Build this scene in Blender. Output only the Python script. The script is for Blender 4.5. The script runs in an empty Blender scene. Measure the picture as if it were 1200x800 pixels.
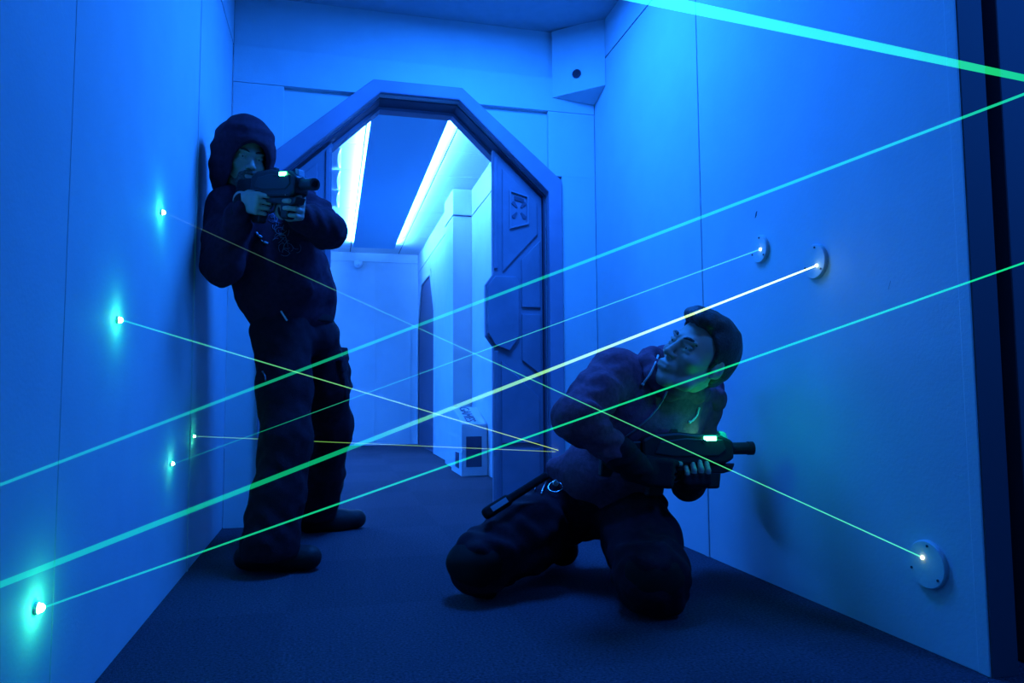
import bpy, bmesh, math, random
import numpy as np
from mathutils import Vector, Matrix
from mathutils.bvhtree import BVHTree

random.seed(7)
SC = bpy.context.scene
COL = SC.collection
PI = math.pi

# ------------------------------------------------------------------ camera
F = 840.0
FW = np.array([0.24314, 0.96714, 0.07329]); 
def calibrate():
    r = math.radians(.35)
    dx, dy = 389.0-600, 463.0-400
    ux = dx*math.cos(r)-dy*math.sin(r); uy = dx*math.sin(r)+dy*math.cos(r)
    p = math.atan(uy/F); y = math.atan(-ux*math.cos(p)/F)
    fw = np.array([math.sin(y)*math.cos(p), math.cos(y)*math.cos(p), math.sin(p)])
    rt = np.array([math.cos(y), -math.sin(y), 0.0]); up = np.cross(rt, fw)
    c, s = math.cos(r), math.sin(r)
    return fw, c*rt-s*up, -s*rt-c*up
FW, SX, SY = calibrate()
EYE = np.array([0.0, 0.0, .62])
def ray(px, py):
    d = FW*F+SX*(px-600)+SY*(py-400)
    return d/np.linalg.norm(d)
def at(px, py, Y):
    d = ray(px, py); return EYE+d*(Y/d[1])
def atx(px, py, X):
    d = ray(px, py); return EYE+d*(X/d[0])
def atz(px, py, Z=0.0):
    d = ray(px, py); return EYE+d*((Z-EYE[2])/d[2])
CR = np.array([SX[0], SX[1], 0]); CR /= np.linalg.norm(CR)      # image right, level
CC = np.array([-FW[0], -FW[1], 0]); CC /= np.linalg.norm(CC)    # towards the viewer, level
UP = np.array([0, 0, 1.0])

cam = bpy.data.objects.new('camera', bpy.data.cameras.new('camera'))
COL.objects.link(cam)
cam.data.sensor_width = 36; cam.data.lens = F/1200*36; cam.data.clip_start = .02
cam.matrix_world = Matrix(((SX[0], -SY[0], -FW[0], 0), (SX[1], -SY[1], -FW[1], 0),
                           (SX[2], -SY[2], -FW[2], EYE[2]), (0, 0, 0, 1)))
SC.camera = cam
SC.view_settings.view_transform = 'Standard'
SC.view_settings.look = 'None'
SC.view_settings.exposure = 0
SC.view_settings.gamma = 1
SC.view_settings.use_curve_mapping = False

# ------------------------------------------------------------------ materials
def mat(name, col, rough=.7, metal=0, noise=0, scale=40, bump=0, bscale=200, spec=.5, dark=None):
    m = bpy.data.materials.new(name); m.use_nodes = True
    nt = m.node_tree; b = nt.nodes['Principled BSDF']
    b.inputs['Base Color'].default_value = (*col, 1)
    b.inputs['Roughness'].default_value = rough
    b.inputs['Metallic'].default_value = metal
    b.inputs['Specular IOR Level'].default_value = spec
    tc = nt.nodes.new('ShaderNodeTexCoord')
    if noise:
        n = nt.nodes.new('ShaderNodeTexNoise'); n.inputs['Scale'].default_value = scale
        n.inputs['Detail'].default_value = 5
        nt.links.new(tc.outputs['Object'], n.inputs['Vector'])
        r = nt.nodes.new('ShaderNodeValToRGB')
        lo = dark or tuple(c*(1-noise) for c in col); hi = tuple(min(1, c*(1+noise)) for c in col)
        r.color_ramp.elements[0].position = .3; r.color_ramp.elements[1].position = .7
        r.color_ramp.elements[0].color = (*lo, 1); r.color_ramp.elements[1].color = (*hi, 1)
        nt.links.new(n.outputs['Fac'], r.inputs['Fac']); nt.links.new(r.outputs['Color'], b.inputs['Base Color'])
    if bump:
        n2 = nt.nodes.new('ShaderNodeTexNoise'); n2.inputs['Scale'].default_value = bscale
        n2.inputs['Detail'].default_value = 3
        nt.links.new(tc.outputs['Object'], n2.inputs['Vector'])
        bp = nt.nodes.new('ShaderNodeBump'); bp.inputs['Strength'].default_value = bump
        bp.inputs['Distance'].default_value = .01
        nt.links.new(n2.outputs['Fac'], bp.inputs['Height']); nt.links.new(bp.outputs['Normal'], b.inputs['Normal'])
    return m

def emit(name, col, s):
    m = bpy.data.materials.new(name); m.use_nodes = True
    b = m.node_tree.nodes['Principled BSDF']
    b.inputs['Base Color'].default_value = (.1, .1, .1, 1)
    b.inputs['Emission Color'].default_value = (*col, 1)
    b.inputs['Emission Strength'].default_value = s
    return m

def beam_mat(name, c0, s0, c1, s1, pos=.85):
    """light scattered along a beam: adds to what is behind it, changes from one end (generated z=0) to the other"""
    m = bpy.data.materials.new(name); m.use_nodes = True
    nt = m.node_tree; nt.nodes.clear()
    out = nt.nodes.new('ShaderNodeOutputMaterial'); add = nt.nodes.new('ShaderNodeAddShader')
    tr = nt.nodes.new('ShaderNodeBsdfTransparent'); em = nt.nodes.new('ShaderNodeEmission')
    at_ = nt.nodes.new('ShaderNodeAttribute'); at_.attribute_name = 'along'
    r = nt.nodes.new('ShaderNodeValToRGB')
    r.color_ramp.elements[1].position = pos
    r.color_ramp.elements[0].color = (*[c*s0 for c in c0], 1); r.color_ramp.elements[1].color = (*[c*s1 for c in c1], 1)
    nt.links.new(at_.outputs['Fac'], r.inputs['Fac']); nt.links.new(r.outputs['Color'], em.inputs['Color'])
    em.inputs['Strength'].default_value = 1
    nt.links.new(tr.outputs[0], add.inputs[0]); nt.links.new(em.outputs[0], add.inputs[1])
    nt.links.new(add.outputs[0], out.inputs['Surface'])
    return m

M = dict(
    wall=mat('white_wall_paint', (.60, .62, .64), .75, noise=.03, scale=6, bump=.08, bscale=120),
    gap=mat('dark_joint', (.05, .04, .08), .8),
    ceil=mat('ceiling_board', (.42, .42, .46), .85, noise=.05, scale=20),
    tile=mat('ceiling_tile', (.88, .88, .88), .85, noise=.03, scale=60),
    panel=mat('blue_panel', (.36, .78, .98), .8),
    frame=mat('grey_door_frame', (.30, .26, .36), .6, noise=.12, scale=5, bump=.05),
    leaf=mat('dark_grey_door', (.22, .2, .28), .55, noise=.12, scale=7, bump=.05),
    groove=mat('door_groove', (.07, .06, .1), .7),
    reveal=mat('door_reveal', (.10, .085, .14), .7),
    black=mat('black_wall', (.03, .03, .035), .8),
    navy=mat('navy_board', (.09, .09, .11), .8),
    plastic=mat('white_plastic', (.8, .8, .8), .4),
    lens=mat('dark_lens', (.02, .015, .03), .15),
    screen=mat('dark_screen', (.06, .05, .1), .3),
    print_=mat('dark_lettering', (.2, .2, .25), .7),
    skin=mat('skin', (.50, .33, .26), .55, noise=.08, scale=30),
    lip=mat('lips', (.4, .2, .18), .5),
    hair=mat('dark_hair', (.022, .017, .015), .5, noise=.5, scale=120, bump=.4, bscale=150),
    beard=mat('beard_hair', (.11, .075, .06), .8, noise=.5, scale=160),
    eye=mat('eye_white', (.6, .6, .6), .2), iris=mat('dark_iris', (.03, .02, .015), .15),
    hoodb=mat('black_cotton', (.060, .013, .030), .9, noise=.25, scale=60, bump=.3, bscale=400, spec=.2),
    hoodg=mat('grey_fleece', (.30, .085, .13), .92, noise=.22, scale=70, bump=.35, bscale=380, spec=.15),
    cuff=mat('black_rib', (.018, .013, .018), .9, bump=.3, bscale=300, spec=.2),
    trous=mat('black_trousers', (.03, .008, .016), .9, noise=.3, scale=40, bump=.3, bscale=300, spec=.2),
    boot=mat('black_leather', (.010, .009, .010), .6, bump=.15, bscale=60, spec=.3),
    sole=mat('black_rubber', (.008, .008, .008), .8, spec=.2),
    cord=mat('white_cord', (.75, .75, .75), .7),
    zip=mat('zip_metal', (.30, .26, .33), .4, metal=.6),
    steel=mat('bright_steel', (.8, .8, .82), .2, metal=1.0),
    gun=mat('black_polymer', (.013, .012, .014), .5, noise=.2, scale=60, spec=.4),
    gun2=mat('dark_grey_polymer', (.026, .025, .028), .5, spec=.4),
    printp=mat('pale_print', (.23, .19, .32), .8),
    tag=mat('pale_tag', (.3, .32, .4), .6),
)

def carpet_mat():
    m = mat('carpet', (.085, .075, .10), .95, noise=.45, scale=140, bump=.9, bscale=260, spec=.1)
    nt = m.node_tree; b = nt.nodes['Principled BSDF']
    src = b.inputs['Base Color'].links[0].from_socket
    tc = [n for n in nt.nodes if n.type == 'TEX_COORD'][0]
    ck = nt.nodes.new('ShaderNodeTexChecker'); ck.inputs['Scale'].default_value = 1/.62
    mp = nt.nodes.new('ShaderNodeMapping'); mp.inputs['Location'].default_value = (.12, .27, .3)
    nt.links.new(tc.outputs['Object'], mp.inputs['Vector']); nt.links.new(mp.outputs[0], ck.inputs['Vector'])
    ck.inputs['Color1'].default_value = (1, 1, 1, 1); ck.inputs['Color2'].default_value = (.9, .9, .91, 1)
    mx = nt.nodes.new('ShaderNodeMix'); mx.data_type = 'RGBA'; mx.blend_type = 'MULTIPLY'
    mx.inputs[0].default_value = 1
    nt.links.new(src, mx.inputs[6]); nt.links.new(ck.outputs['Color'], mx.inputs[7])
    nt.links.new(mx.outputs[2], b.inputs['Base Color'])
    return m
M['carpet'] = carpet_mat()

# ------------------------------------------------------------------ mesh helpers
def link(name, me, m=None, parent=None, smooth=False):
    o = bpy.data.objects.new(name, me); COL.objects.link(o)
    if m is not None and len(me.materials) == 0: me.materials.append(m)
    if parent is not None: o.parent = parent
    if smooth:
        me.polygons.foreach_set('use_smooth', [True]*len(me.polygons))
    return o

class MB:
    def __init__(s): s.bm = bmesh.new()
    def box(s, lo, hi, bev=0):
        lo = Vector(lo); hi = Vector(hi)
        r = bmesh.ops.create_cube(s.bm, size=1)
        for v in r['verts']:
            v.co = Vector([lo[i]+(v.co[i]+.5)*(hi[i]-lo[i]) for i in range(3)])
        if bev:
            es = list({e for v in r['verts'] for e in v.link_edges})
            bmesh.ops.bevel(s.bm, geom=es, offset=bev, segments=2, affect='EDGES', profile=.5)
        return s
    def prism(s, pts, vec, bev=0):
        """closed polygon of 3-D points extruded along vec"""
        a = [s.bm.verts.new(Vector(p)) for p in pts]; b = [s.bm.verts.new(Vector(p)+Vector(vec)) for p in pts]
        fs = [s.bm.faces.new(a[::-1]), s.bm.faces.new(b)]
        n = len(pts)
        for i in range(n): fs.append(s.bm.faces.new((a[i], a[(i+1) % n], b[(i+1) % n], b[i])))
        bmesh.ops.recalc_face_normals(s.bm, faces=fs)
        if bev:
            es = list({e for v in a+b for e in v.link_edges})
            bmesh.ops.bevel(s.bm, geom=es, offset=bev, segments=2, affect='EDGES', profile=.5)
        return s
    def ring(s, outer, inner, vec):
        """flat ring between two polygons with the same corner count (open or closed lists), extruded along vec"""
        n = len(outer); V = Vector(vec)
        o0 = [s.bm.verts.new(Vector(p)) for p in outer]; i0 = [s.bm.verts.new(Vector(p)) for p in inner]
        o1 = [s.bm.verts.new(Vector(p)+V) for p in outer]; i1 = [s.bm.verts.new(Vector(p)+V) for p in inner]
        fs = []
        for k in range(n-1):
            fs += [s.bm.faces.new((o0[k], o0[k+1], i0[k+1], i0[k])), s.bm.faces.new((o1[k], i1[k], i1[k+1], o1[k+1])),
                   s.bm.faces.new((o0[k], o1[k], o1[k+1], o0[k+1])), s.bm.faces.new((i0[k], i0[k+1], i1[k+1], i1[k]))]
        fs += [s.bm.faces.new((o0[0], i0[0], i1[0], o1[0])), s.bm.faces.new((o0[-1], o1[-1], i1[-1], i0[-1]))]
        bmesh.ops.recalc_face_normals(s.bm, faces=fs)
        return s
    def tube(s, pts, r, seg=12, taper=None, along=None):
        pts = [Vector(p) for p in pts]; n = len(pts); rings = []
        rr = r if isinstance(r, (list, tuple)) else [r]*n
        for i, p in enumerate(pts):
            t = (pts[min(i+1, n-1)]-pts[max(i-1, 0)]).normalized()
            u = t.orthogonal().normalized() if i == 0 else (u-t*u.dot(t)).normalized()
            w = t.cross(u)
            rings.append([s.bm.verts.new(p+(u*math.cos(a)+w*math.sin(a))*rr[i]) for a in [2*PI*k/seg for k in range(seg)]])
        for i in range(n-1):
            for k in range(seg):
                s.bm.faces.new((rings[i][k], rings[i][(k+1) % seg], rings[i+1][(k+1) % seg], rings[i+1][k]))
        s.bm.faces.new(rings[0][::-1]); s.bm.faces.new(rings[-1])
        return s
    def cyl(s, a, b, r, seg=24, r2=None): return s.tube([a, b], [r, r if r2 is None else r2], seg)
    def sphere(s, c, r, seg=16):
        q = bmesh.ops.create_uvsphere(s.bm, u_segments=seg, v_segments=seg//2, radius=r)
        for v in q['verts']: v.co += Vector(c)
        return s
    def done(s, name, m, parent=None, smooth=False, mat4=None):
        me = bpy.data.meshes.new(name); 
        if mat4 is not None: s.bm.transform(mat4)
        s.bm.to_mesh(me); s.bm.free()
        o = link(name, me, m, parent, smooth)
        return o

def tag(o, label, cat, group=None, kind=None):
    o['label'] = label; o['category'] = cat
    if group: o['group'] = group
    if kind: o['kind'] = kind
    return o
def struct(o):
    o['kind'] = 'structure'; return o
def empty(name, loc):
    o = bpy.data.objects.new(name, None); COL.objects.link(o); o.location = Vector(loc)
    o.empty_display_size = .05
    bpy.context.view_layer.update()
    return o
def adopt(child, root):
    """parent without moving (roots carry only a translation)"""
    child.parent = root
    child.matrix_parent_inverse = root.matrix_world.inverted()
    return child

# ------------------------------------------------------------------ setting
XL, XR, YB, YF, ZC = -.493, 1.395, 3.671, 9.10, 2.62
YB2 = YB+.22

struct(MB().box((-2.6, -1.2, -.08), (2.6, YF+.2, 0)).done('floor', M['carpet']))
# left wall: boards with open joints in front of a dark batten
w = MB(); js = [-1.2, 1.515, 2.80, YB-.006]
for a, b in zip(js[:-1], js[1:]): w.box((XL-.05, a+.0015, 0), (XL, b-.0015, 2.352), .001)
struct(w.done('wall_left', M['wall']))
struct(MB().box((XL-.05, -1.2, 2.362), (XL, YB-.006, ZC), .001).done('trim_1', M['wall']))
struct(MB().box((XL-.09, -1.2, 0), (XL-.052, YB+.02, ZC)).done('trim_2', M['gap']))
struct(MB().box((XL-.02, 2.79, 0), (XL+.004, 2.81, 2.352), .002).done('trim_3', M['wall']))
# right wall
w = MB(); js = [1.307, 2.515, YB]
for a, b in zip(js[:-1], js[1:]): w.box((XR, a+.0015, 0), (XR+.07, b-.0015, 2.405), .0015)
struct(w.done('wall_right', M['wall']))
struct(MB().box((XR, 1.307, 2.414), (XR+.07, YB, ZC), .001).done('trim_4', M['wall']))
struct(MB().box((XR+.072, 1.35, 0), (XR+.1, YB+.02, ZC)).done('trim_5', M['gap']))
struct(MB().box((XR-.004, 2.50, 0), (XR+.02, 2.53, 2.405), .002).done('trim_6', M['wall']))
struct(MB().box((XR-.003, 1.304, 0), (XR+.068, 1.335, 2.405), .002).done('trim_7', M['wall']))
struct(MB().box((XR+.0, 1.300, 0), (XR+.07, 1.306, ZC), .001).done('trim_8', M['navy']))  # wall's end face; the shade on it is put into the navy colour
# the dark side passage beyond the wall's end
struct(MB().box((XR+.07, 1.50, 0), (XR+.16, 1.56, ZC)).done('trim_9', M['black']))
w = MB()
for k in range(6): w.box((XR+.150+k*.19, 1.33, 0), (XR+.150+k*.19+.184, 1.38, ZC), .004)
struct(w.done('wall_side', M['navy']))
for y, z, a in ((2.13, 1.225, .5), (1.545, .895, 1.3)):
    d = MB(); d.prism([(XR-.0006, y+.008*math.cos(q+a)*(1 if k % 2 else .6)*math.cos(a)-.003*math.sin(q), z+.011*math.sin(q)) for k, q in enumerate([2*PI*k/9 for k in range(9)])], (.0005, 0, 0))
    d.done('scuff_mark', M['navy'], bpy.data.objects['wall_right'])
# ceiling
struct(MB().box((XL-.1, -1.2, ZC), (2.6, YB+.02, ZC+.08)).done('ceiling', M['ceil']))

# end wall with the octagonal opening (outline of the opening, front view)
def oct_pts(x0, x1, z1, zs, y, cut0, cut1):
    return [(x0, y, 0), (x0, y, zs), (x0+cut0, y, z1), (x1-cut1, y, z1), (x1, y, zs), (x1, y, 0)]
IN = [(-.27, YB, 0), (-.27, YB, 1.702), (.222, YB, 2.165), (.63, YB, 2.165), (1.118, YB, 1.702), (1.118, YB, 0)]
RECT = [(XL, YB, 0), (XL, YB, 1.702), (XL, YB, 2.348), (XR, YB, 2.348), (XR, YB, 1.702), (XR, YB, 0)]
struct(MB().ring(RECT, IN, (0, .22, 0)).done('wall_back', M['wall']))
struct(MB().box((XL, YB, 2.357), (XR, YB2, ZC), .001).done('trim_10', M['wall']))
struct(MB().box((XL, YB+.01, 2.346), (XR, YB+.05, 2.36)).done('trim_11', M['gap']))
# thin facing boards that leave the two shallow corner panels either side of the frame
fb = MB()
fb.box((XL+.004, YB-.028, 0), (-.25, YB-.0005, 2.158), .001)
fb.box((1.125, YB-.028, 1.80), (XR-.004, YB-.0005, 2.158), .001)
fb.box((1.20, YB-.028, 0), (XR-.004, YB-.0005, 1.80), .001)
fb.box((XL+.004, YB-.028, 2.161), (XR-.004, YB-.0005, 2.346), .001)
struct(fb.done('trim_12', M['wall']))
# frame ring
OUT = [(-.345, YB-.05, 0), (-.345, YB-.05, 1.77), (.187, YB-.05, 2.233), (.648, YB-.05, 2.233), (1.194, YB-.05, 1.77), (1.194, YB-.05, 0)]
IN2 = [(p[0], YB-.05, p[2]) for p in IN]
fr = struct(MB().ring(OUT, IN2, (0, .065, 0)).done('trim_13', M['frame']))
b_ = fr.modifiers.new('bevel', 'BEVEL'); b_.width = .006; b_.segments = 2; b_.limit_method = 'ANGLE'
# dark lining of the opening
IN3 = [(-.262, YB, 0), (-.262, YB, 1.698), (.224, YB, 2.157), (.628, YB, 2.157), (1.110, YB, 1.698), (1.110, YB, 0)]
struct(MB().ring([(p[0], YB+.016, p[2]) for p in IN], [(p[0], YB+.016, p[2]) for p in IN3], (0, .2, 0)).done('trim_14', M['reveal']))
# inner rebate step, seen as a second thin edge under the left slope
IN4 = [(-.245, YB, 0), (-.245, YB, 1.690), (.230, YB, 2.142), (.622, YB, 2.142), (1.095, YB, 1.690), (1.095, YB, 0)]
struct(MB().ring([(p[0], YB+.12, p[2]) for p in IN3], [(p[0], YB+.12, p[2]) for p in IN4], (0, .07, 0)).done('trim_15', M['frame']))

# sliding door leaves standing half open in the frame
def inset(poly, y): return [(p[0], y, p[1]) for p in poly]
yl = YB+.02
R_leaf = [(.830, 0), (.830, .874), (.789, .930), (.789, 1.206), (.830, 1.262), (.830, 1.945), (1.104, 1.69), (1.104, 0)]
L_leaf = [(-.012, 0), (-.012, .90), (-.053, .955), (-.053, 1.229), (-.014, 1.272), (-.014, 1.915), (-.255, 1.69), (-.255, 0)]
d1 = struct(MB().prism(inset(R_leaf, yl+.02), (0, .045, 0), .004).done('door_1', M['leaf']))
d2 = struct(MB().prism(inset(L_leaf, yl+.02), (0, .045, 0), .004).done('door_2', M['leaf']))
def slab(door, poly, name='raised_panel', y=yl+.008, t=.014, m='leaf', bev=.004):
    return MB().prism(inset(poly, y), (0, t, 0), bev).done(name, M[m], door)
# right leaf relief
slab(d1, [(.834, 1.29), (.834, 1.90), (.853, 1.90), (.853, 1.29)], 'edge_strip')
slab(d1, [(.834, .02), (.834, .85), (.853, .85), (.853, .02)], 'edge_strip')
slab(d1, [(.797, .945), (.797, 1.195), (.838, 1.25), (.952, 1.25), (.968, 1.22), (.968, .93), (.915, .85), (.838, .878)], 'latch_block', yl-.002, .024)
slab(d1, [(.880, 1.275), (.880, 1.84), (1.075, 1.66), (1.075, 1.485), (.895, 1.29)], 'raised_panel')
slab(d1, [(.985, 1.085), (.985, 1.345), (1.09, 1.455), (1.09, 1.085)], 'raised_panel')
slab(d1, [(.985, .80), (.985, 1.05), (1.09, 1.05), (1.09, .72)], 'raised_panel')
slab(d1, [(.870, .36), (.870, .80), (1.08, .60), (1.08, .36)], 'raised_panel')
slab(d1, [(.870, .03), (.870, .33), (1.08, .33), (1.08, .16), (.96, .03)], 'raised_panel')
em_o = [(.918, 1.722), (1.024, 1.694), (1.024, 1.538), (.918, 1.508)]
em_i = [(.926, 1.711), (1.016, 1.687), (1.016, 1.546), (.926, 1.519)]
MB().ring(inset(em_o+em_o[:1], yl-.004), inset(em_i+em_i[:1], yl-.004), (0, .012, 0)).done('emblem_border', mat('emblem_edge', (.27, .25, .33), .5), d1)
eb = MB()
for sx, sz in ((-1, 1), (1, 1), (-1, -1), (1, -1)):
    c = Vector((.971, yl+.003, 1.614)); d = Vector((sx*.5, 0, sz*.62)).normalized(); n = Vector((-d.z, 0, d.x))
    q = [c+d*.018+n*.004, c+d*.052+n*.011, c+d*.058, c+d*.052-n*.011, c+d*.018-n*.004]
    eb.prism(q, (0, .008, 0))
eb.done('emblem_cross', M['reveal'], d1)
slab(d1, [(.945, 1.668), (.945, 1.690), (.998, 1.676), (.998, 1.656)], 'emblem_bar', yl+.003, .008, 'groove', 0)
# left leaf relief
slab(d2, [(-.022, 1.29), (-.022, 1.89), (-.045, 1.87), (-.045, 1.29)], 'edge_strip')
slab(d2, [(-.085, 1.28), (-.085, 1.80), (-.235, 1.665), (-.235, 1.28)], 'raised_panel')
slab(d2, [(-.085, .90), (-.085, 1.25), (-.235, 1.25), (-.235, .90)], 'raised_panel')
slab(d2, [(-.06, .04), (-.06, .86), (-.235, .86), (-.235, .04)], 'raised_panel')

# corner housing, upper right corner
t = empty('corner_sensor_box', (1.30, 3.60, 2.23))
bx_, by_ = 1.150, 3.47
adopt(MB().prism([(bx_, YB-.030, 2.236), (XR-.002, YB-.030, 2.215), (XR-.002, by_, 2.258)], (0, 0, ZC-2.236-.012)).done('housing', M['wall']), t)
fn = Vector((-(YB-.030-by_), -(XR-.002-bx_), 0)).normalized()
cpos = Vector(((bx_+XR-.002)/2-.008, (YB-.030+by_)/2+.005, 2.345))
adopt(MB().cyl(cpos-fn*.002, cpos+fn*.004, .021, 24).done('sensor_lens', M['lens'], smooth=False), t)
adopt(MB().tube([cpos+fn*.003+Vector((fn.y*math.cos(a)*.0225, -fn.x*math.cos(a)*.0225, math.sin(a)*.0225)) for a in [2*PI*k/24 for k in range(25)]], .0025, 6).done('lens_ring', M['gap']), t)
tag(t, 'white boxed-in corner unit with a round dark sensor eye, high in the right corner', 'sensor')

# ------------------------------------------------------------------ far corridor
ZF = 2.40
struct(MB().box((XL-1.8, YF, 0), (2.2, YF+.1, ZF+.3)).done('wall_far', M['wall']))
fs = MB()
for x in (-.25, .52, .96): fs.box((x-.006, YF-.008, 0), (x+.006, YF, 2.29), .001)
struct(fs.done('trim_16', M['wall']))
struct(MB().box((-2.2, YF-.02, 2.29), (1.1, YF, ZF), .002).done('trim_17', M['wall']))
# tiled ceiling
w = MB(); g = .006
xs = [-2.2, -1.6, -1.0, -.4, .2, .8, 1.4]; ys = [YB2, 4.5, 5.1, 5.7, 6.3, 6.9, 7.5, 8.1, 8.7, YF]
for x0, x1 in zip(xs[:-1], xs[1:]):
    for y0, y1 in zip(ys[:-1], ys[1:]): w.box((x0+g, y0+g, ZF), (x1-g, y1-g, ZF+.02))
struct(w.done('ceiling_corridor', M['tile']))
struct(MB().box((-2.2, YB2, ZF+.012), (2.2, YF, ZF+.06)).done('trim_18', M['gap']))
struct(MB().box((-2.25, YB2, 0), (-2.2, YF, ZF+.1)).done('wall_corridor_left', M['wall']))
# right side: near wall, pilaster, long wall with portal
X1, X2 = 1.165, 1.0
struct(MB().box((X1, YB2, 0), (X1+.08, 6.06, 2.165), .002).box((X1-.004, YB2, 2.172), (X1+.08, 6.04, ZF), .002).done('wall_corridor_right', M['wall']))
struct(MB().box((X2, 6.06, 0), (1.30, 6.50, 2.165), .003).box((X2-.004, 6.04, 2.172), (1.30, 6.52, ZF), .003).done('trim_19', M['wall']))
PO = [(X2+.05, 7.62, 0), (X2+.05, 7.62, 1.52), (X2+.05, 7.95, 1.96), (X2+.05, 8.72, 1.96), (X2+.05, 9.05, 1.52), (X2+.05, 9.05, 0)]
RO = [(X2+.05, 6.5, 0), (X2+.05, 6.5, 1.52), (X2+.05, 6.5, 2.165), (X2+.05, YF, 2.165), (X2+.05, YF, 1.52), (X2+.05, YF, 0)]
struct(MB().ring(RO, PO, (.12, 0, 0)).box((X2+.046, 6.52, 2.172), (X2+.17, YF, ZF), .003).done('wall_corridor_end', M['wall']))
struct(MB().prism([(X2+.06, p[1]+(-.03 if p[1] < 8 else .03), p[2]+(.03 if p[2] else 0)) for p in PO], (.03, 0, 0)).done('door_3', M['reveal']))
OO = [(X2+.045, p[1]+(-.07 if p[1] < 8.3 else .07), p[2]+(.06 if p[2] else 0)) for p in PO]
struct(MB().ring(OO, [(X2+.045, p[1], p[2]) for p in PO], (.02, 0, 0)).done('trim_20', M['wall']))
struct(MB().box((X1+.08, YB2, 0), (X1+.1, YF, ZF)).done('trim_21', M['gap']))

# dropped lighting raft
t = empty('ceiling_light_raft', (.45, 6.4, ZF))
adopt(MB().box((.217, 4.1, 2.335), (.690, 8.44, 2.350), .003).done('raft_panel', M['panel']), t)
adopt(MB().box((.32, 4.2, 2.350), (.58, 8.36, ZF)).done('raft_hanger', M['plastic']), t)
LED = emit('led_blue_white', (.055, .27, 1.0), 400)
for x in (.229, .678):
    adopt(MB().box((x-.009, 4.12, 2.3505), (x+.009, 8.42, 2.368)).done('light_strip', LED), t)
tag(t, 'long blue ceiling raft with glowing light strips along both edges, in the far corridor', 'ceiling light')

# curved flaps of the ceiling air unit at the left of the corridor
t = empty('ceiling_air_vent', (.04, 6.0, ZF))
for k, (y0, y1) in enumerate(((5.2, 5.66), (5.74, 6.26), (6.30, 6.86), (7.2, 7.67))):
    f = MB(); n = 14
    top = [(.040, y0+(y1-y0)*i/n, ZF-.001) for i in range(n+1)]
    bot = [(.040-.008-.016*math.sin(PI*i/n), y0+(y1-y0)*i/n, ZF-.016+.008*math.sin(PI*i/n)) for i in range(n+1)]
    for i in range(n):
        a, b2, c, d = top[i], top[i+1], bot[i+1], bot[i]
        f.prism([a, b2, c, d], (.006, 0, 0))
    adopt(f.done('curved_flap', M['plastic']), t)
tag(t, 'pale row of curved air flaps hanging from the tiled corridor ceiling at left', 'ceiling vent')

# security camera on the far wall
t = empty('security_camera', (.30, YF-.03, 2.262))
adopt(MB().box((.25, YF-.05, 2.275), (.35, YF-.008, 2.295), .004).done('mount', M['plastic']), t)
adopt(MB().sphere((.298, YF-.075, 2.247), .052, 24).done('dome', M['plastic'], smooth=True), t)
adopt(MB().cyl((.296, YF-.10, 2.237), (.294, YF-.122, 2.230), .014, 20).done('camera_lens', M['lens']), t)
tag(t, 'small white dome security camera under the ceiling of the far corridor wall', 'camera')

# console against the pilaster
t = empty('sloped_console', (1.08, 5.7, 0))
cx0, cx1, cy0, cy1 = at(541, 520, 5.42)[0], min(X1-.004, at(573, 520, 5.42)[0]), 5.42, 5.90
prof = [(cx0, cy0, .0), (cx0, cy0, .395), (cx0, cy1-.08, .515), (cx0, cy1, .515), (cx0, cy1, 0)]
adopt(MB().prism(prof, (cx1-cx0, 0, 0), .004).done('cabinet', M['wall']), t)
adopt(MB().box((cx0+.035, cy0-.006, .07), (cx0+.155, cy0+.004, .30), .002).done('screen', M['screen']), t)
adopt(MB().box((cx0-.006, cy0+.12, .05), (cx0+.004, cy0+.26, .17), .002).done('socket_plate', M['screen']), t)
tc = bpy.data.curves.new('lettering', 'FONT'); tc.body = 'GAMES'; tc.size = .115; tc.extrude = .0015
tx = bpy.data.objects.new('lettering_source', tc); COL.objects.link(tx)
sl = Vector((0, cy1-.08-cy0, .12)).normalized()
bx = -sl; by = Vector((1, 0, 0)); bz = bx.cross(by).normalized()
if bz.z < 0: by = -by; bz = bx.cross(by)
bpy.context.view_layer.update()
me = bpy.data.meshes.new_from_object(tx.evaluated_get(bpy.context.evaluated_depsgraph_get()))
bpy.data.objects.remove(tx)
me.transform(Matrix(((bx.x, by.x, bz.x, cx0+.045), (bx.y, by.y, bz.y, cy1-.09), (bx.z, by.z, bz.z, .516), (0, 0, 0, 1))))
adopt(link('lettering', me, M['print_']), t)
tag(t, 'low white console with a sloped lettered top and dark screen, beside the far pilaster', 'console')

# ------------------------------------------------------------------ lasers
def beam(name, a, b, d, m, label, specks=()):
    a = Vector(a); b = Vector(b); n = 24
    pts = [a.lerp(b, i/n) for i in range(n+1)]
    mb = MB(); mb.tube(pts, d/2, 10)
    me = bpy.data.meshes.new(name); mb.bm.to_mesh(me); mb.bm.free()
    at_ = me.attributes.new('along', 'FLOAT', 'POINT')
    L = (b-a).length; ax = (b-a)/L
    at_.data.foreach_set('value', [max(0, min(1, (v.co-a).dot(ax)/L)) for v in me.vertices])
    o = link(name, me, m)
    o.visible_shadow = True
    tag(o, label, 'laser beam', 'laser beams across the corridor')
    for s in specks:
        p = a.lerp(b, s[0]); MB().sphere(p, s[1], 12).done('bright_speck', beam_mat('speck_glow', (.1, 1, .75), .35, (.1, 1, .75), .35), o)
    return o
G = (.008, .62, .30); GY = (.16, .60, .12); W = (.8, 1.0, .55)
mW = Vector((-.493, 0, 0))
eL = {k: atx(*p, XL+.012) for k, p in dict(a=(193, 249), b=(143, 375), c=(229, 511), d=(204, 543), e=(50, 712)).items()}
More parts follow.
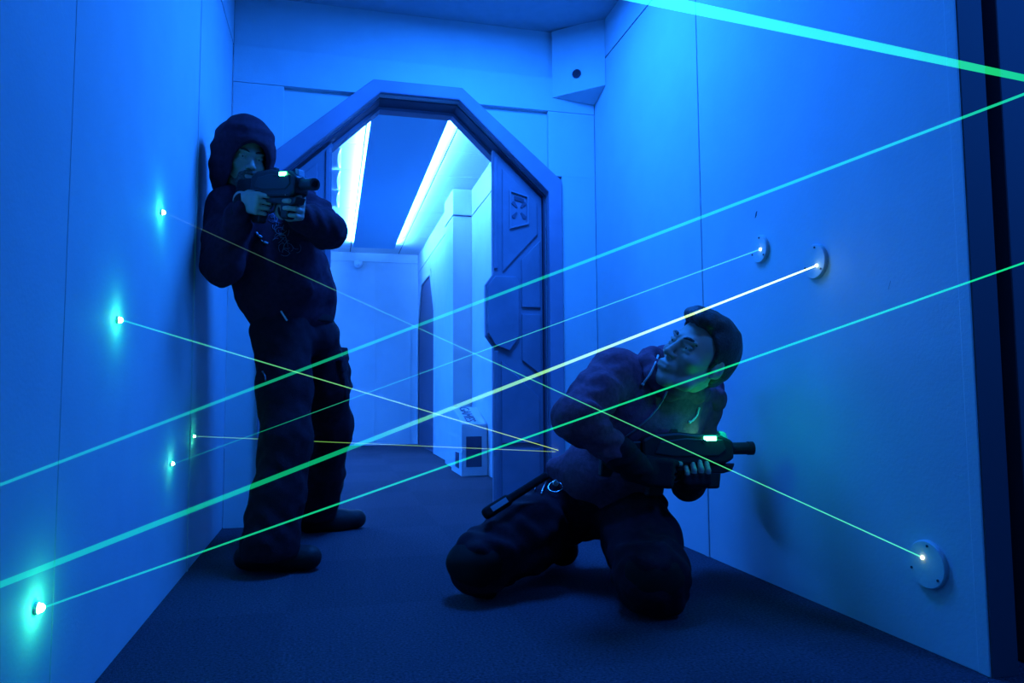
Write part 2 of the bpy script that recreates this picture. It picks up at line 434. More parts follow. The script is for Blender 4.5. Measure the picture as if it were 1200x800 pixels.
mR = {k: atx(*p, XR-.012) for k, p in dict(a=(891, 292), b=(957, 311), c=(1081, 653)).items()}
src = at(1222, 96, .95)                                             # the mirror out of sight at the right
def to_left(p, q):
    p = Vector(p); q = Vector(q); d = q-p; return p+d*((XL+.002-p.x)/d.x)
b1 = at(640, -27, .52)
beam('laser_ray', src, to_left(src, b1), .0105, beam_mat('beam_top', (.004, .55, .13), .55, (.05, .9, .5), .5),
     'broad green laser beam crossing the upper right corner of the right wall', [])
b2 = atx(0, 568, XL+.002)
beam('laser_ray', src-UP*.0088, b2, .0048, beam_mat('beam_second', G, .50, G, .24),
     'green laser beam from the dark side passage to the left wall, above the kneeling man')
beam('laser_ray', mR['a'], eL['d'], .0027, beam_mat('beam_third', (.1, .9, .6), .42, G, .17),
     'thin pale laser beam from the higher right-wall disc down to the left wall')
b4 = at(0, 685, .60)
beam('laser_ray', mR['b'], to_left(mR['b'], b4), .0046, beam_mat('beam_thick', (.62, 1.0, .34), 1.3, (.003, .52, .20), .36, .72),
     'thick bright laser beam over the kneeling man\'s hair, from the disc nearer the passage')
b5 = atx(1225, 299, src[0]+.001)
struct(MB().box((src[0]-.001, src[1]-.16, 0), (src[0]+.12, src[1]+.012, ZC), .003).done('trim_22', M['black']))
beam('laser_ray', eL['e'], b5, .0032, beam_mat('beam_low', G, .36, (.006, .8, .28), .48),
     'green laser beam rising from the lowest glowing emitter across the kneeling man\'s chest')
beam('laser_ray', mR['c'], eL['a'], .0026, beam_mat('beam_down', (.1, 1, .35), .50, (.16, .4, .3), .09),
     'thin laser beam slanting from the highest emitter down to the low disc at right')
tb = (1.165, YB-.036, .315); tb = at(656, 528, YB-.036)
beam('laser_ray', eL['b'], tb, .0034, beam_mat('beam_yellow', (.015, .8, .36), .30, (.5, .8, .12), .5, 1.0),
     'thin yellow-green laser beam slanting down in front of the standing man\'s thighs')
beam('laser_ray', eL['c'], tb-UP*.006, .0032, beam_mat('beam_level', GY, .25, (.34, .62, .1), .34),
     'thin dull yellow nearly level laser beam passing between the standing man\'s legs')

CORE = emit('laser_core', (.35, 1.0, .75), 40)
dot = emit('laser_dot', (.85, 1.0, .6), 8)
names = dict(a='highest glowing green laser emitter on the left wall, level with the standing man\'s shoulder',
             b='glowing green laser emitter second from the top on the left wall',
             c='small glowing green laser emitter on the left wall nearest the standing man\'s legs',
             d='glowing green laser emitter second from the bottom on the left wall',
             e='brightest lowest glowing green laser emitter, near the bottom of the left wall')
def add_light(name, kind, loc, energy, col, size=.1, rot=None, sy=None):
    l = bpy.data.lights.new(name, kind); l.energy = energy; l.color = col
    if kind == 'AREA':
        l.size = size
        if sy: l.shape = 'RECTANGLE'; l.size_y = sy
    else: l.shadow_soft_size = size
    o = bpy.data.objects.new(name, l); COL.objects.link(o); o.location = loc
    if rot: o.rotation_euler = rot
    return o
for k, p in eL.items():
    r = dict(a=.0065, b=.0065, c=.005, d=.0055, e=.0078)[k]
    t = empty('laser_emitter', (XL, p[1], p[2]))
    ring = MB().cyl((XL-.003, p[1], p[2]), (XL+.006, p[1], p[2]), r*1.35, 24)
    adopt(ring.done('bezel', M['plastic']), t)
    adopt(MB().sphere((XL+.008, p[1], p[2]), r, 16).done('glowing_lens', CORE, smooth=True), t)
    tag(t, names[k], 'laser', 'laser emitters on the left wall')
    add_light('emitter_glow', 'POINT', (XL+.040, p[1], p[2]), dict(a=.20, b=.19, c=.08, d=.11, e=.24)[k], (.0, 1, .42), .01)
mn = dict(a='higher round disc plate on the right wall, the one farther from the dark passage',
          b='round white disc plate on the right wall where the thick beam ends',
          c='round white disc plate low on the right wall near the floor and passage')
for k, c_, rr in (('a', atx(892, 292, XR), .047), ('b', atx(957, 306.5, XR), .052), ('c', atx(1089, 661, XR), .057)):
    t = empty('laser_target_disc', (XR, c_[1], c_[2]))
    d = MB(); d.tube([(XR+.001, c_[1], c_[2]), (XR-.007, c_[1], c_[2]), (XR-.011, c_[1], c_[2])], [rr, rr, rr*.95], 40)
    adopt(d.done('plate', M['wall']), t)
    for a in (100, 220, 340):
        y, z = c_[1]+math.cos(math.radians(a))*rr*.8, c_[2]+math.sin(math.radians(a))*rr*.8
        adopt(MB().cyl((XR-.010, y, z), (XR-.0128, y, z), .0032, 10).done('screw', M['gap']), t)
    p = mR[k]
    adopt(MB().sphere((XR-.0125, p[1], p[2]), .0042, 12).done('light_spot', dot, smooth=True), t)
    tag(t, mn[k], 'target', 'disc plates on the right wall')
    add_light('disc_glow', 'POINT', (XR-.05, p[1], p[2]), .008, (.0, .7, .6), .01)

# ------------------------------------------------------------------ implicit surfaces for bodies and clothes
class SDF:
    def __init__(s, lo, hi, h):
        s.lo = np.array(lo, float); s.h = h
        s.n = np.maximum(2, np.ceil((np.array(hi)-s.lo)/h).astype(int)+1)
        s.f = np.full(s.n, .3, np.float32)
    def sub(s, lo, hi):
        a = np.clip(np.floor((np.array(lo)-s.lo)/s.h).astype(int), 0, s.n)
        b = np.clip(np.ceil((np.array(hi)-s.lo)/s.h).astype(int)+1, 0, s.n)
        sl = tuple(slice(a[i], b[i]) for i in range(3))
        g = [(s.lo[i]+s.h*np.arange(a[i], b[i])).astype(np.float32).reshape([-1 if j == i else 1 for j in range(3)]) for i in range(3)]
        return sl, g
    def _apply(s, sl, d, k, op):
        a = s.f[sl]
        if a.size == 0: return
        if op == 'u':
            if k > 0:
                hh = np.maximum(k-np.abs(a-d), 0)/k; s.f[sl] = np.minimum(a, d)-hh*hh*k*.25
            else: s.f[sl] = np.minimum(a, d)
        else:
            if k > 0:
                hh = np.maximum(k-np.abs(a+d), 0)/k; s.f[sl] = np.maximum(a, -d)+hh*hh*k*.25
            else: s.f[sl] = np.maximum(a, -d)
    def cone(s, a, b, ra, rb, k=.02, op='u', side=None, sx=1.0, fold=None):
        a = np.array(a, float); b = np.array(b, float); R = max(ra, rb)*max(1, sx)+k+.03
        sl, (X, Y, Z) = s.sub(np.minimum(a, b)-R, np.maximum(a, b)+R)
        ba = b-a; L2 = max(1e-9, ba@ba)
        t = np.clip(((X-a[0])*ba[0]+(Y-a[1])*ba[1]+(Z-a[2])*ba[2])/L2, 0, 1)
        wx, wy, wz = X-a[0]-t*ba[0], Y-a[1]-t*ba[1], Z-a[2]-t*ba[2]
        q = wx*wx+wy*wy+wz*wz
        if side is not None:
            sd = np.array(side, float); sd /= np.linalg.norm(sd)
            c = wx*sd[0]+wy*sd[1]+wz*sd[2]
            q = np.maximum(q-c*c+(c/sx)**2, 0)
        r = ra+(rb-ra)*t
        if fold is not None:
            amp, fr, ph = fold; L = math.sqrt(L2)
            bh = ba/L; u = np.cross(bh, [.3, .5, .81]); u /= np.linalg.norm(u); v = np.cross(bh, u)
            cu = (wx*u[0]+wy*u[1]+wz*u[2])/R; cv = (wx*v[0]+wy*v[1]+wz*v[2])/R
            r = r+amp*np.sin(fr*t*L+2.2*np.sin(2.1*cu*3+ph)+1.7*cv*2+ph)*np.sin(3*cu+2.3*cv*2+ph*1.7+4*t)
        s._apply(sl, (np.sqrt(q)-r).astype(np.float32), k, op); return s
    def chain(s, pts, rs, k=.02, **kw):
        for i in range(len(pts)-1): s.cone(pts[i], pts[i+1], rs[i], rs[i+1], k, **kw)
        return s
    def ell(s, c, axes, rad, k=.02, op='u'):
        c = np.array(c, float); A = np.array(axes, float); R = max(rad)+k+.02
        sl, (X, Y, Z) = s.sub(c-R, c+R)
        q = [((X-c[0])*A[i][0]+(Y-c[1])*A[i][1]+(Z-c[2])*A[i][2]) for i in range(3)]
        k0 = np.sqrt(sum((q[i]/rad[i])**2 for i in range(3))); k1 = np.sqrt(sum((q[i]/rad[i]**2)**2 for i in range(3)))+1e-9
        s._apply(sl, (k0*(k0-1)/k1).astype(np.float32), k, op); return s
    def box(s, c, axes, half, r=.005, k=.01, op='u'):
        c = np.array(c, float); A = np.array(axes, float); R = np.linalg.norm(half)+k+.02
        sl, (X, Y, Z) = s.sub(c-R, c+R)
        q = [np.abs((X-c[0])*A[i][0]+(Y-c[1])*A[i][1]+(Z-c[2])*A[i][2])-half[i]+r for i in range(3)]
        d = np.sqrt(sum(np.maximum(v, 0)**2 for v in q))+np.minimum(np.maximum(np.maximum(q[0], q[1]), q[2]), 0)-r
        s._apply(sl, d.astype(np.float32), k, op); return s
    def half(s, p, n):
        """keep the side away from n"""
        sl, (X, Y, Z) = s.sub(s.lo-1, s.lo+s.n*s.h+1)
        n = np.array(n, float); n /= np.linalg.norm(n)
        s.f = np.maximum(s.f, ((X-p[0])*n[0]+(Y-p[1])*n[1]+(Z-p[2])*n[2]).astype(np.float32)); return s
    def wrinkle(s, amp, sc, seed=0):
        sl, (X, Y, Z) = s.sub(s.lo-1, s.lo+s.n*s.h+1)
        r = np.random.RandomState(seed); d = np.zeros(1, np.float32)
        for i in range(4):
            v = r.normal(size=3)*sc*(1+.5*i); w = r.normal(size=3)*sc*.5
            d = d+np.sin(X*v[0]+Y*v[1]+Z*v[2]+1.6*np.sin(X*w[0]+Y*w[1]+Z*w[2]+i)+i*2).astype(np.float32)/(1+.5*i)
        near = np.abs(s.f) < .04
        s.f = np.where(near, s.f+amp*d, s.f).astype(np.float32); return s
    def mesh(s, name, m, parent):
        f = s.f; ins = f < 0
        c = np.zeros(np.array(f.shape)-1, np.uint8)
        offs = [(i, j, k) for i in (0, 1) for j in (0, 1) for k in (0, 1)]
        nx, ny, nz = c.shape
        for (i, j, k) in offs: c += ins[i:i+nx, j:j+ny, k:k+nz]
        act = (c > 0) & (c < 8); I = np.argwhere(act); N = len(I)
        V = np.stack([f[I[:, 0]+i, I[:, 1]+j, I[:, 2]+k] for (i, j, k) in offs], 1)
        P = np.zeros((N, 3)); cnt = np.zeros(N); of = np.array(offs, float)
        for a in range(8):
            for b in range(a+1, 8):
                if np.abs(of[a]-of[b]).sum() != 1: continue
                va, vb = V[:, a], V[:, b]; cr = (va < 0) != (vb < 0)
                t = np.where(cr, va/np.where(cr, va-vb, 1), 0)
                P += np.where(cr[:, None], of[a]+t[:, None]*(of[b]-of[a]), 0); cnt += cr
        P = (I+P/cnt[:, None])*s.h+s.lo
        idx = np.full(c.shape, -1, np.int32); idx[act] = np.arange(N)
        Q = []
        for ax in range(3):
            o1, o2 = (ax+1) % 3, (ax+2) % 3
            s0 = [slice(None)]*3; s1 = [slice(None)]*3
            s0[ax] = slice(0, -1); s1[ax] = slice(1, None)
            A = ins[tuple(s0)]; B = ins[tuple(s1)]
            E_ = np.argwhere(A != B)
            ok = (E_[:, o1] > 0) & (E_[:, o2] > 0) & (E_[:, o1] < c.shape[o1]) & (E_[:, o2] < c.shape[o2]); E_ = E_[ok]
            fl = A[tuple(E_.T)]
            def cell(d1, d2):
                e = E_.copy(); e[:, o1] -= d1; e[:, o2] -= d2; return idx[tuple(e.T)]
            q = np.stack([cell(1, 1), cell(0, 1), cell(0, 0), cell(1, 0)], 1)
            q[~fl] = q[~fl][:, ::-1]
            Q.append(q)
        Q = np.concatenate(Q); Q = Q[(Q >= 0).all(1)]
        me = bpy.data.meshes.new(name)
        me.vertices.add(N); me.vertices.foreach_set('co', P.astype(np.float32).ravel())
        me.loops.add(len(Q)*4); me.loops.foreach_set('vertex_index', Q.astype(np.int32).ravel())
        me.polygons.add(len(Q)); me.polygons.foreach_set('loop_start', np.arange(0, len(Q)*4, 4, dtype=np.int32))
        me.update(calc_edges=True); me.validate()
        o = link(name, me, m, None, True)
        if parent is not None: adopt(o, parent)
        return o

def nrm(v): v = np.array(v, float); return v/np.linalg.norm(v)
def frame(fwd, up):
    f = nrm(fwd); u = np.array(up, float); u = nrm(u-f*(u@f)); return f, np.cross(u, f), u     # forward, left, up
def bbox(pts, pad): 
    p = np.array(pts); return p.min(0)-pad, p.max(0)+pad

def hand(S, wrist, d, n, t, curls, thumb, k=.004, sc=1.0, spread=0.06, GL=False):
    """d: towards the knuckles, n: the way the palm faces, t: the thumb side"""
    d = nrm(d); n = nrm(n-d*(n@d)); t = nrm(t-d*(t@d)-n*(t@n)); w = np.array(wrist)
    S.cone(w-d*.035, w+d*.018, .026*sc, .027*sc, .012, side=t, sx=1.25)
    S.box(w+d*.052*sc, (d, t, n), (.046*sc, .041*sc, .0145*sc), .013*sc, .012)
    S.ell(w+d*.03*sc+t*.022*sc+n*.010*sc, (d, t, n), (.032*sc, .018*sc, .016*sc), .01)
    for i, (o, L, r) in enumerate(((.031, .074, .0093), (.0105, .082, .0096), (-.0105, .076, .0092), (-.0305, .060, .0082))):
        c = curls[i]; p = w+d*.090*sc+t*o*sc-n*.001; a = 0; dd = d+t*(o*spread*20)
        dd = nrm(dd); prev = p-d*.012
        S.cone(prev, p, r*sc, r*1.06*sc, .006)
        for j, fr in enumerate((.46, .30, .24)):
            a += c[j]; v = dd*math.cos(a)+n*math.sin(a)
            q = p+v*L*fr*sc*(.55 if GL else 1)
            S.cone(p, q, r*sc*(1-.09*j), r*sc*(1-.09*(j+1)), .0025)
            if GL: break
            p = q
    p = w+d*.022*sc+t*.030*sc+n*.006*sc; r = .0125*sc
    for j, (cd, ct, cn, L) in enumerate(thumb):
        v = nrm(d*cd+t*ct+n*cn); q = p+v*L*sc
        S.cone(p, q, r*(1-.12*j), r*(1-.12*(j+1)), .006 if j == 0 else .003); p = q
        if GL: break

def head(S, c, f, l, u, sc=1.0, open_mouth=0):
    P = lambda a, b, d: np.array(c)+(f*a+l*b+u*d)*sc
    A = (f, l, u); r = lambda *x: tuple(v*sc for v in x)
    S.ell(P(-.012, 0, .028), A, r(.098, .076, .089), .01)
    S.ell(P(.030, 0, -.030), A, r(.063, .060, .088), .03)
    for s_ in (-1, 1):
        S.cone(P(-.006, s_*.056, -.05), P(.030, s_*.047, -.092), .016*sc, .016*sc, .02)
        S.cone(P(.030, s_*.047, -.092), P(.075, s_*.012, -.112), .016*sc, .016*sc, .02)
    S.cone(P(.078, -.012, -.107), P(.078, .012, -.107), .019*sc, .019*sc, .015)
    S.cone(P(.079, -.03, .02), P(.079, .03, .02), .014*sc, .014*sc, .012)
    for s_ in (-1, 1):
        S.ell(P(.060, s_*.044, -.030), A, r(.026, .022, .020), .016)
        S.ell(P(.097, s_*.033, -.002), A, r(.018, .021, .013), .010, 's')
        S.ell(P(.074, s_*.032, -.002), A, r(.0155, .0155, .0125), .003)
        S.cone(P(.088, s_*.020, .005), P(.084, s_*.046, .004), .0045*sc, .004*sc, .003)
        S.cone(P(.087, s_*.020, -.012), P(.082, s_*.045, -.011), .004*sc, .004*sc, .003)
        S.cone(P(.094, s_*.012, .017), P(.083, s_*.05, .022), .0065*sc, .005*sc, .006)
    S.cone(P(.091, 0, .006), P(.112, 0, -.034), .0075*sc, .0105*sc, .010)
    S.ell(P(.112, 0, -.038), A, r(.0125, .012, .010), .006)
    for s_ in (-1, 1):
        S.ell(P(.102, s_*.014, -.040), A, r(.012, .008, .008), .005)
        S.ell(P(.108, s_*.0075, -.047), A, r(.006, .0035, .004), .002, 's')
    S.ell(P(.086, 0, -.072), A, r(.020, .030, .022), .014)
    S.cone(P(.100, -.018, -.0685), P(.100, .018, -.0685), .0062*sc, .0062*sc, .005)
    S.cone(P(.099, -.015, -.080), P(.099, .015, -.080), .0072*sc, .0072*sc, .005)
    S.cone(P(.109, -.022, -.074), P(.109, .022, -.074), .0028*sc, .0028*sc, .003, 's')
    for s_ in (-1, 1):
        ax = nrm(l*s_+f*.35-f*0); e_f = nrm(f-ax*(f@ax)*1.0+u*.0); e_f = nrm(e_f-u*.25); e_u = np.cross(e_f, ax)
        S.ell(P(-.012, s_*.080, -.010), (e_f, ax, e_u), r(.019, .009, .032), .006)
        S.ell(P(-.008, s_*.088, -.006), (e_f, ax, e_u), r(.010, .005, .018), .004, 's')
        S.cone(P(-.012, s_*.078, -.035), P(-.006, s_*.078, -.040), .007*sc, .006*sc, .004)
    return P

def bvh_of(objs):
    vs = []; fs = []
    for o in objs:
        b = len(vs); mw = o.matrix_world
        vs += [mw @ v.co for v in o.data.vertices]; fs += [[b+i for i in p.vertices] for p in o.data.polygons]
    return BVHTree.FromPolygons(vs, fs)
def drape(bvh, pix, lift=.003):
    out = []
    for px, py in pix:
        d = Vector(ray(px, py)); h = bvh.ray_cast(Vector(EYE), d)
        if h[0] is not None: out.append(h[0]-d*lift*.5+h[1]*lift*.5)
    return out
# ------------------------------------------------------------------ the blaster both players carry (x forward, y left, z up)
def gun_parts():
    ps = []
    def part(name, mb, m, smooth=False):
        me = bpy.data.meshes.new(name); bmesh.ops.recalc_face_normals(mb.bm, faces=mb.bm.faces[:]); mb.bm.to_mesh(me); mb.bm.free(); me.materials.append(M[m] if isinstance(m, str) else m)
        ps.append((name, me)); return me
    def prof(pts, w, bev): return MB().prism([(x, -w, z) for x, z in pts], (0, 2*w, 0), bev)
    part('body', prof([(-.135, -.030), (-.135, .030), (-.10, .047), (-.02, .052), (.03, .046), (.105, .044), (.135, .030), (.15, .022), (.15, -.030), (.12, -.046), (-.02, -.046), (-.06, -.036)], .030, .009), 'gun')
    part('side_shell', prof([(-.10, -.012), (-.08, .024), (.00, .034), (.04, .030), (.115, .028), (.125, -.004), (.10, -.022), (-.04, -.022)], .034, .004), 'gun2')
    b = MB(); b.tube([(.14, 0, 0), (.150, 0, 0), (.152, 0, 0), (.205, 0, 0), (.2055, 0, 0), (.222, 0, 0), (.222, 0, 0), (.20, 0, 0)],
                     [.024, .024, .0185, .0185, .0205, .0205, .013, .012], 28)
    part('barrel', b, 'gun', False)
    part('under_rail', prof([(-.15, -.044), (.155, -.044), (.145, -.066), (.115, -.074), (.02, -.066), (-.15, -.058)], .019, .004), 'gun')
    part('grip', prof([(-.10, -.035), (-.045, -.035), (-.058, -.075), (-.072, -.135), (-.125, -.135), (-.112, -.08)], .0165, .007), 'gun')
    part('foregrip', prof([(.052, -.062), (.112, -.068), (.104, -.118), (.064, -.118)], .017, .007), 'gun')
    g = MB(); g.tube([(-.048, 0, -.058), (-.052, 0, -.088), (-.03, 0, -.098), (-.005, 0, -.09), (.0, 0, -.062)], .0035, 8); part('trigger_guard', g, 'gun')
    g = MB(); g.tube([(-.026, 0, -.058), (-.022, 0, -.072), (-.030, 0, -.085)], [.005, .004, .003], 8); part('trigger', g, 'gun2')
    part('stock', prof([(-.13, .028), (-.25, .022), (-.262, -.075), (-.232, -.08), (-.20, -.035), (-.13, -.03)], .017, .006), 'gun')
    part('rear_sight', prof([(-.05, .046), (-.03, .062), (-.015, .062), (-.012, .046)], .008, .002), 'gun2')
    part('front_sight', prof([(.118, .034), (.112, .054), (.134, .050), (.142, .026)], .012, .003), 'tag')
    led = MB(); led.box((.056, -.0362, .024), (.094, .0362, .0375), .002)
    part('indicator_light', led, emit('led_green', (.06, 1.0, .32), 22))
    s = MB()
    for k in range(4): s.cyl((.022+k*.007, -.0325, .026), (.022+k*.007, -.0355, .026), .0022, 10)
    s.cyl((.055, -.033, .022), (.055, -.0362, .022), .006, 14); part('side_buttons', s, 'led' if 'led' in M else 'gun2')
    return ps
GP = gun_parts()
def place_gun(muzzle, fwd, up, label):
    f, l, u = frame(fwd, up)
    o = np.array(muzzle)-f*.222
    t = empty('laser_tag_blaster', o)
    mw = Matrix(((f[0], l[0], u[0], o[0]), (f[1], l[1], u[1], o[1]), (f[2], l[2], u[2], o[2]), (0, 0, 0, 1)))
    t.matrix_world = mw
    for n, me in GP:
        c = bpy.data.objects.new(n, me); COL.objects.link(c); c.parent = t
    tag(t, label, 'laser gun', 'blasters held by the two players')
    bpy.context.view_layer.update()
    return (lambda x, y, z: o+f*x+l*y+u*z), f, l, u

def boot(root, heel, toe, ank, name='boot', w=1.0):
    heel, toe, ank = map(lambda p: np.array(p, float), (heel, toe, ank))
    lo, hi = bbox([heel, toe, ank], .12); S = SDF(lo, hi, .006)
    d = nrm(toe-heel); sd = np.cross(d, UP); sd = nrm(sd)
    S.cone(heel+d*.035, heel+d*.19, .040, .042, .02, side=sd, sx=1.0)
    S.cone(heel+d*.17, toe-d*.045, .046, .043, .03, side=sd, sx=1.08)
    S.cone(ank, heel+d*.05+(ank-heel)*.2, .054, .048, .04)
    S.cone(ank+(heel-ank)*.35+d*.02, heel+d*.17, .048, .040, .04)
    S.cone(heel+d*.03, toe-d*.045, .048, .049, .004, side=sd, sx=1.0) if False else None
    S.half((0, 0, .001), (0, 0, -1))
    return S.mesh(name, M['boot'], root)

def hair_mesh(root, P, f, l, u, c, sc, name='hair', quiff=True, h=.0045):
    c = np.array(c); S = SDF(c-.2*sc, c+.2*sc, h)
    A = (f, l, u); r = lambda *x: tuple(v*sc for v in x)
    S.ell(P(-.016, 0, .032), A, r(.110, .088, .099), .01)
    S.ell(P(-.05, 0, -.01), A, r(.068, .072, .075), .03)
    if quiff:
        S.ell(P(.066, 0, .090), A, r(.042, .060, .028), .02)
        S.ell(P(.030, 0, .104), A, r(.060, .060, .024), .02)
    # hairline: keep what lies behind / above it
    sl, (X, Y, Z) = S.sub(S.lo-1, S.lo+S.n*S.h+1)
    q = [((X-c[0])*a[0]+(Y-c[1])*a[1]+(Z-c[2])*a[2])/sc for a in (f, l, u)]
    g = np.interp(q[0], [-.2, -.085, -.035, -.012, .012, .024, .05, .088, .2], [-.12, -.085, -.058, .0, -.022, .035, .062, .073, .073])
    S.f = np.maximum(S.f, ((g-q[2])*.6*sc).astype(np.float32))
    sn = np.sin(q[0]*95+np.sin(q[1]*60)*1.5)*np.sin(q[1]*120+q[2]*50)
    S.f = (S.f+.0022*sn).astype(np.float32)
    return S.mesh(name, M['hair'], root)

def eyes(root, P, f, sc, look):
    for s_ in (-1, 1):
        c = P(.0775, s_*.032, -.002); d = nrm(look)
        e = MB(); e.sphere(c, .0118*sc, 20); w = e.done('eye', M['eye'], smooth=True); adopt(w, root)
        ir = MB(); ir.sphere(c+d*.0072*sc, .0056*sc, 14); i_ = ir.done('iris', M['iris'], smooth=True)
        adopt(i_, root); i_.parent = w; i_.matrix_parent_inverse = (root.matrix_world).inverted() if False else w.matrix_world.inverted()
    for s_ in (-1, 1):
        b = MB(); b.tube([P(.0975, s_*.012, .0175), P(.0965, s_*.022, .0225), P(.0935, s_*.032, .0245), P(.0875, s_*.042, .0235), P(.077, s_*.053, .0165)], [.003*sc, .0045*sc, .0045*sc, .0038*sc, .002*sc], 8)
        adopt(b.done('eyebrow', M['hair'], smooth=True), root)

HB, HC = .0036, .006       # grid steps: bodies, clothes

# ================================================================== the standing man
def standing():
    root = empty('person', (-.02, 3.05, 0))
    tag(root, 'person in a black hoodie, hood up, leaning on the left wall and aiming', 'person')
    nb = at(297, 226, 2.93)
    shR, shL = at(268, 243, 2.86), at(344, 234, 2.99)
    elR, elL = at(260, 312, 2.76), at(383, 270, 2.76)
    pel = at(341, 386, 2.99); hipR, hipL = at(331, 398, 2.92), at(366, 398, 3.06)
    knR, knL = at(336, 515, 2.79), at(388, 500, 3.23)
    anR, anL = at(318, 632, 2.71), at(372, 594, 3.41)
    dl = nrm((shL-shR)*[1, 1, 0])
    G, gf, gl, gu = place_gun(at(369, 216, 2.42), at(369, 216, 2.42)-at(285, 218, 2.78), UP,
                              'black laser tag blaster with a green light, aimed at the shoulder of the standing man')
    wR = G(-.145, -.034, -.062); wL = G(.010, .042, -.076)
    hc = at(285, 186, 2.87); a = math.radians(40)
    hf, hl, hu = frame(CC*math.cos(a)+CR*math.sin(a)-UP*.20, UP*1+CR*.06)
    # ---- body
    lo, hi = bbox([hc+.02, hc-.02, nb, shR, shL, elR, elL, wR, wL, hipR, anR, anL, G(.12, 0, 0)], .14)
    lo[2] = .01
    S = SDF(lo, hi, HB+.0002)
    P = head(S, hc, hf, hl, hu, .96)
    S.cone(P(-.02, 0, -.05), nb-UP*.02, .056, .062, .03)
    spine = [pel, at(333, 335, 2.97), at(314, 278, 2.95), at(302, 246, 2.93)]
    S.chain(spine, [.085, .08, .09, .07], .04, side=dl, sx=1.4)
    for sh, el, wr in ((shR, elR, wR), (shL, elL, wL)):
        S.cone(nb-UP*.03, sh, .05, .045, .04); S.chain([sh, el, wr], [.046, .036, .026], .02)
    for hp, kn, an in ((hipR, knR, anR), (hipL, knL, anL)):
        S.cone(pel, hp, .085, .08, .04); S.chain([hp, kn, an], [.07, .05, .035], .03)
    hand(S, wR, gf-gu*.10, gl, gu, [(.35, .75, .5), (.95, 1.35, .8), (1.05, 1.4, .8), (1.1, 1.4, .8)], [(.75, .25, .7, .045), (.9, .0, .55, .034), (.95, 0, .35, .028)])
    hand(S, wL, gf+gu*.05-gl*.1, -gl, gu, [(.75, 1.35, .5), (.85, 1.4, .5), (.95, 1.4, .5), (1.0, 1.4, .5)], [(.75, .55, .25, .045), (.95, .2, .2, .034), (1, 0, .2, .028)], sc=1.10)
    body = S.mesh('body', M['skin'], root)
    eyes(root, P, hf, .96, hf)
    hair_mesh(root, P, hf, hl, hu, hc, .96, quiff=False)
    # beard
    S = SDF(hc-.17, hc+.17, .004)
    for s_ in (-1, 1):
        S.cone(P(-.002, s_*.060, -.045), P(.030, s_*.049, -.092), .016, .0175, .02)
        S.cone(P(.030, s_*.049, -.092), P(.077, s_*.012, -.113), .0175, .018, .02)
        S.cone(P(.106, 0, -.059), P(.092, s_*.030, -.072), .0055, .007, .006); S.cone(P(.092, s_*.030, -.072), P(.080, s_*.024, -.105), .008, .010, .01)
    S.cone(P(.082, -.014, -.106), P(.082, .014, -.106), .0195, .0195, .02)
    S.cone(P(.088, -.022, -.094), P(.088, .022, -.094), .014, .014, .02)
    S.cone(P(.104, -.02, -.060), P(.104, .02, -.060), .006, .006, .01)
    S.mesh('beard', M['beard'], root)
    # ---- hoodie
    lo, hi = bbox([nb, shR, shL, elR, elL, wR, wL, pel, hc-UP*.05], .2)
    S = SDF(lo, hi, HC)
    S.chain([at(341, 368, 2.985), at(337, 346, 2.98)], [.118, .128], .02, side=dl, sx=1.50)
    S.chain([at(336, 342, 2.98), at(326, 308, 2.96), at(312, 275, 2.95), at(302, 246, 2.93)], [.130, .122, .122, .085], .05, side=dl, sx=1.52, fold=(.006, 55, 1))
    for sh, el, wr, ph in ((shR, elR, wR, .3), (shL, elL, wL, 2.1)):
        S.cone(nb-UP*.035, sh, .075, .072, .06)
        ml = sh+(el-sh)*.55
        S.chain([sh, ml, el], [.080, .076, .068], .03, fold=(.006, 60, ph))
        e2 = el+(wr-el)*.84
        S.chain([el, e2], [.066, .046], .03, fold=(.006, 70, ph+1))
    # pouch pocket
    S.ell(at(334, 340, 2.87), (CR, CC, UP), (.11, .035, .055), .03)
    S.half((XL+.002, 0, 0), (-1, 0, 0))
    S.wrinkle(.0022, 26, 3)
    hood_ = S.mesh('hoodie', M['hoodb'], root)
    for el, wr in ((elR, wR), (elL, wL)):
        lo, hi = bbox([el, wr], .09); S = SDF(lo, hi, .005)
        S.cone(el+(wr-el)*.80, el+(wr-el)*.97, .044, .037, .01, fold=(.002, 160, 1)); S.mesh('cuff', M['cuff'], root)
    lo, hi = bbox([at(341, 372, 2.985)], .28); S = SDF(lo, hi, .006)
    S.chain([at(342, 371, 2.987), at(341, 360, 2.985)], [.117, .121], .02, side=dl, sx=1.50, fold=(.002, 20, 1)); S.half(at(342, 375, 2.9), (0, 0, -1)); S.half(at(342, 359, 2.9), (0, 0, 1))
    S.mesh('hem_band', M['cuff'], root)
    # ---- hood
    S = SDF(hc-np.array([.26, .26, .34]), hc+.24, .005)
    A = (hf, hl, hu)
    S.ell(P(-.012, 0, .040), A, (.135, .112, .128), .02)
    S.ell(P(-.004, 0, -.03), A, (.125, .106, .13), .04)
    S.cone(P(-.03, 0, -.08), nb-UP*.03, .092, .105, .05)
    S.cone(P(.035, 0, .10), P(.078, 0, .068), .055, .046, .03, side=hl, sx=1.45)
    S.wrinkle(.002, 30, 5)
    S.ell(P(-.006, 0, .028), A, (.110, .090, .106), .01, 's')
    S.ell(P(.125, 0, -.040), A, (.135, .068, .088), .012, 's')
    S.cone(P(.02, 0, -.06), P(.085, 0, -.12), .078, .054, .02, op='s')
    S.mesh('hood', M['hoodb'], root)
    # ---- trousers
    lo, hi = bbox([pel, hipR, hipL, knR, knL, anR, anL], .19); lo[2] = .004
    S = SDF(lo, hi, HC)
    S.chain([at(341, 370, 2.985), pel], [.100, .108], .03, side=dl, sx=1.45)
    mR = hipR+(knR-hipR)*.5; mL = hipL+(knL-hipL)*.5
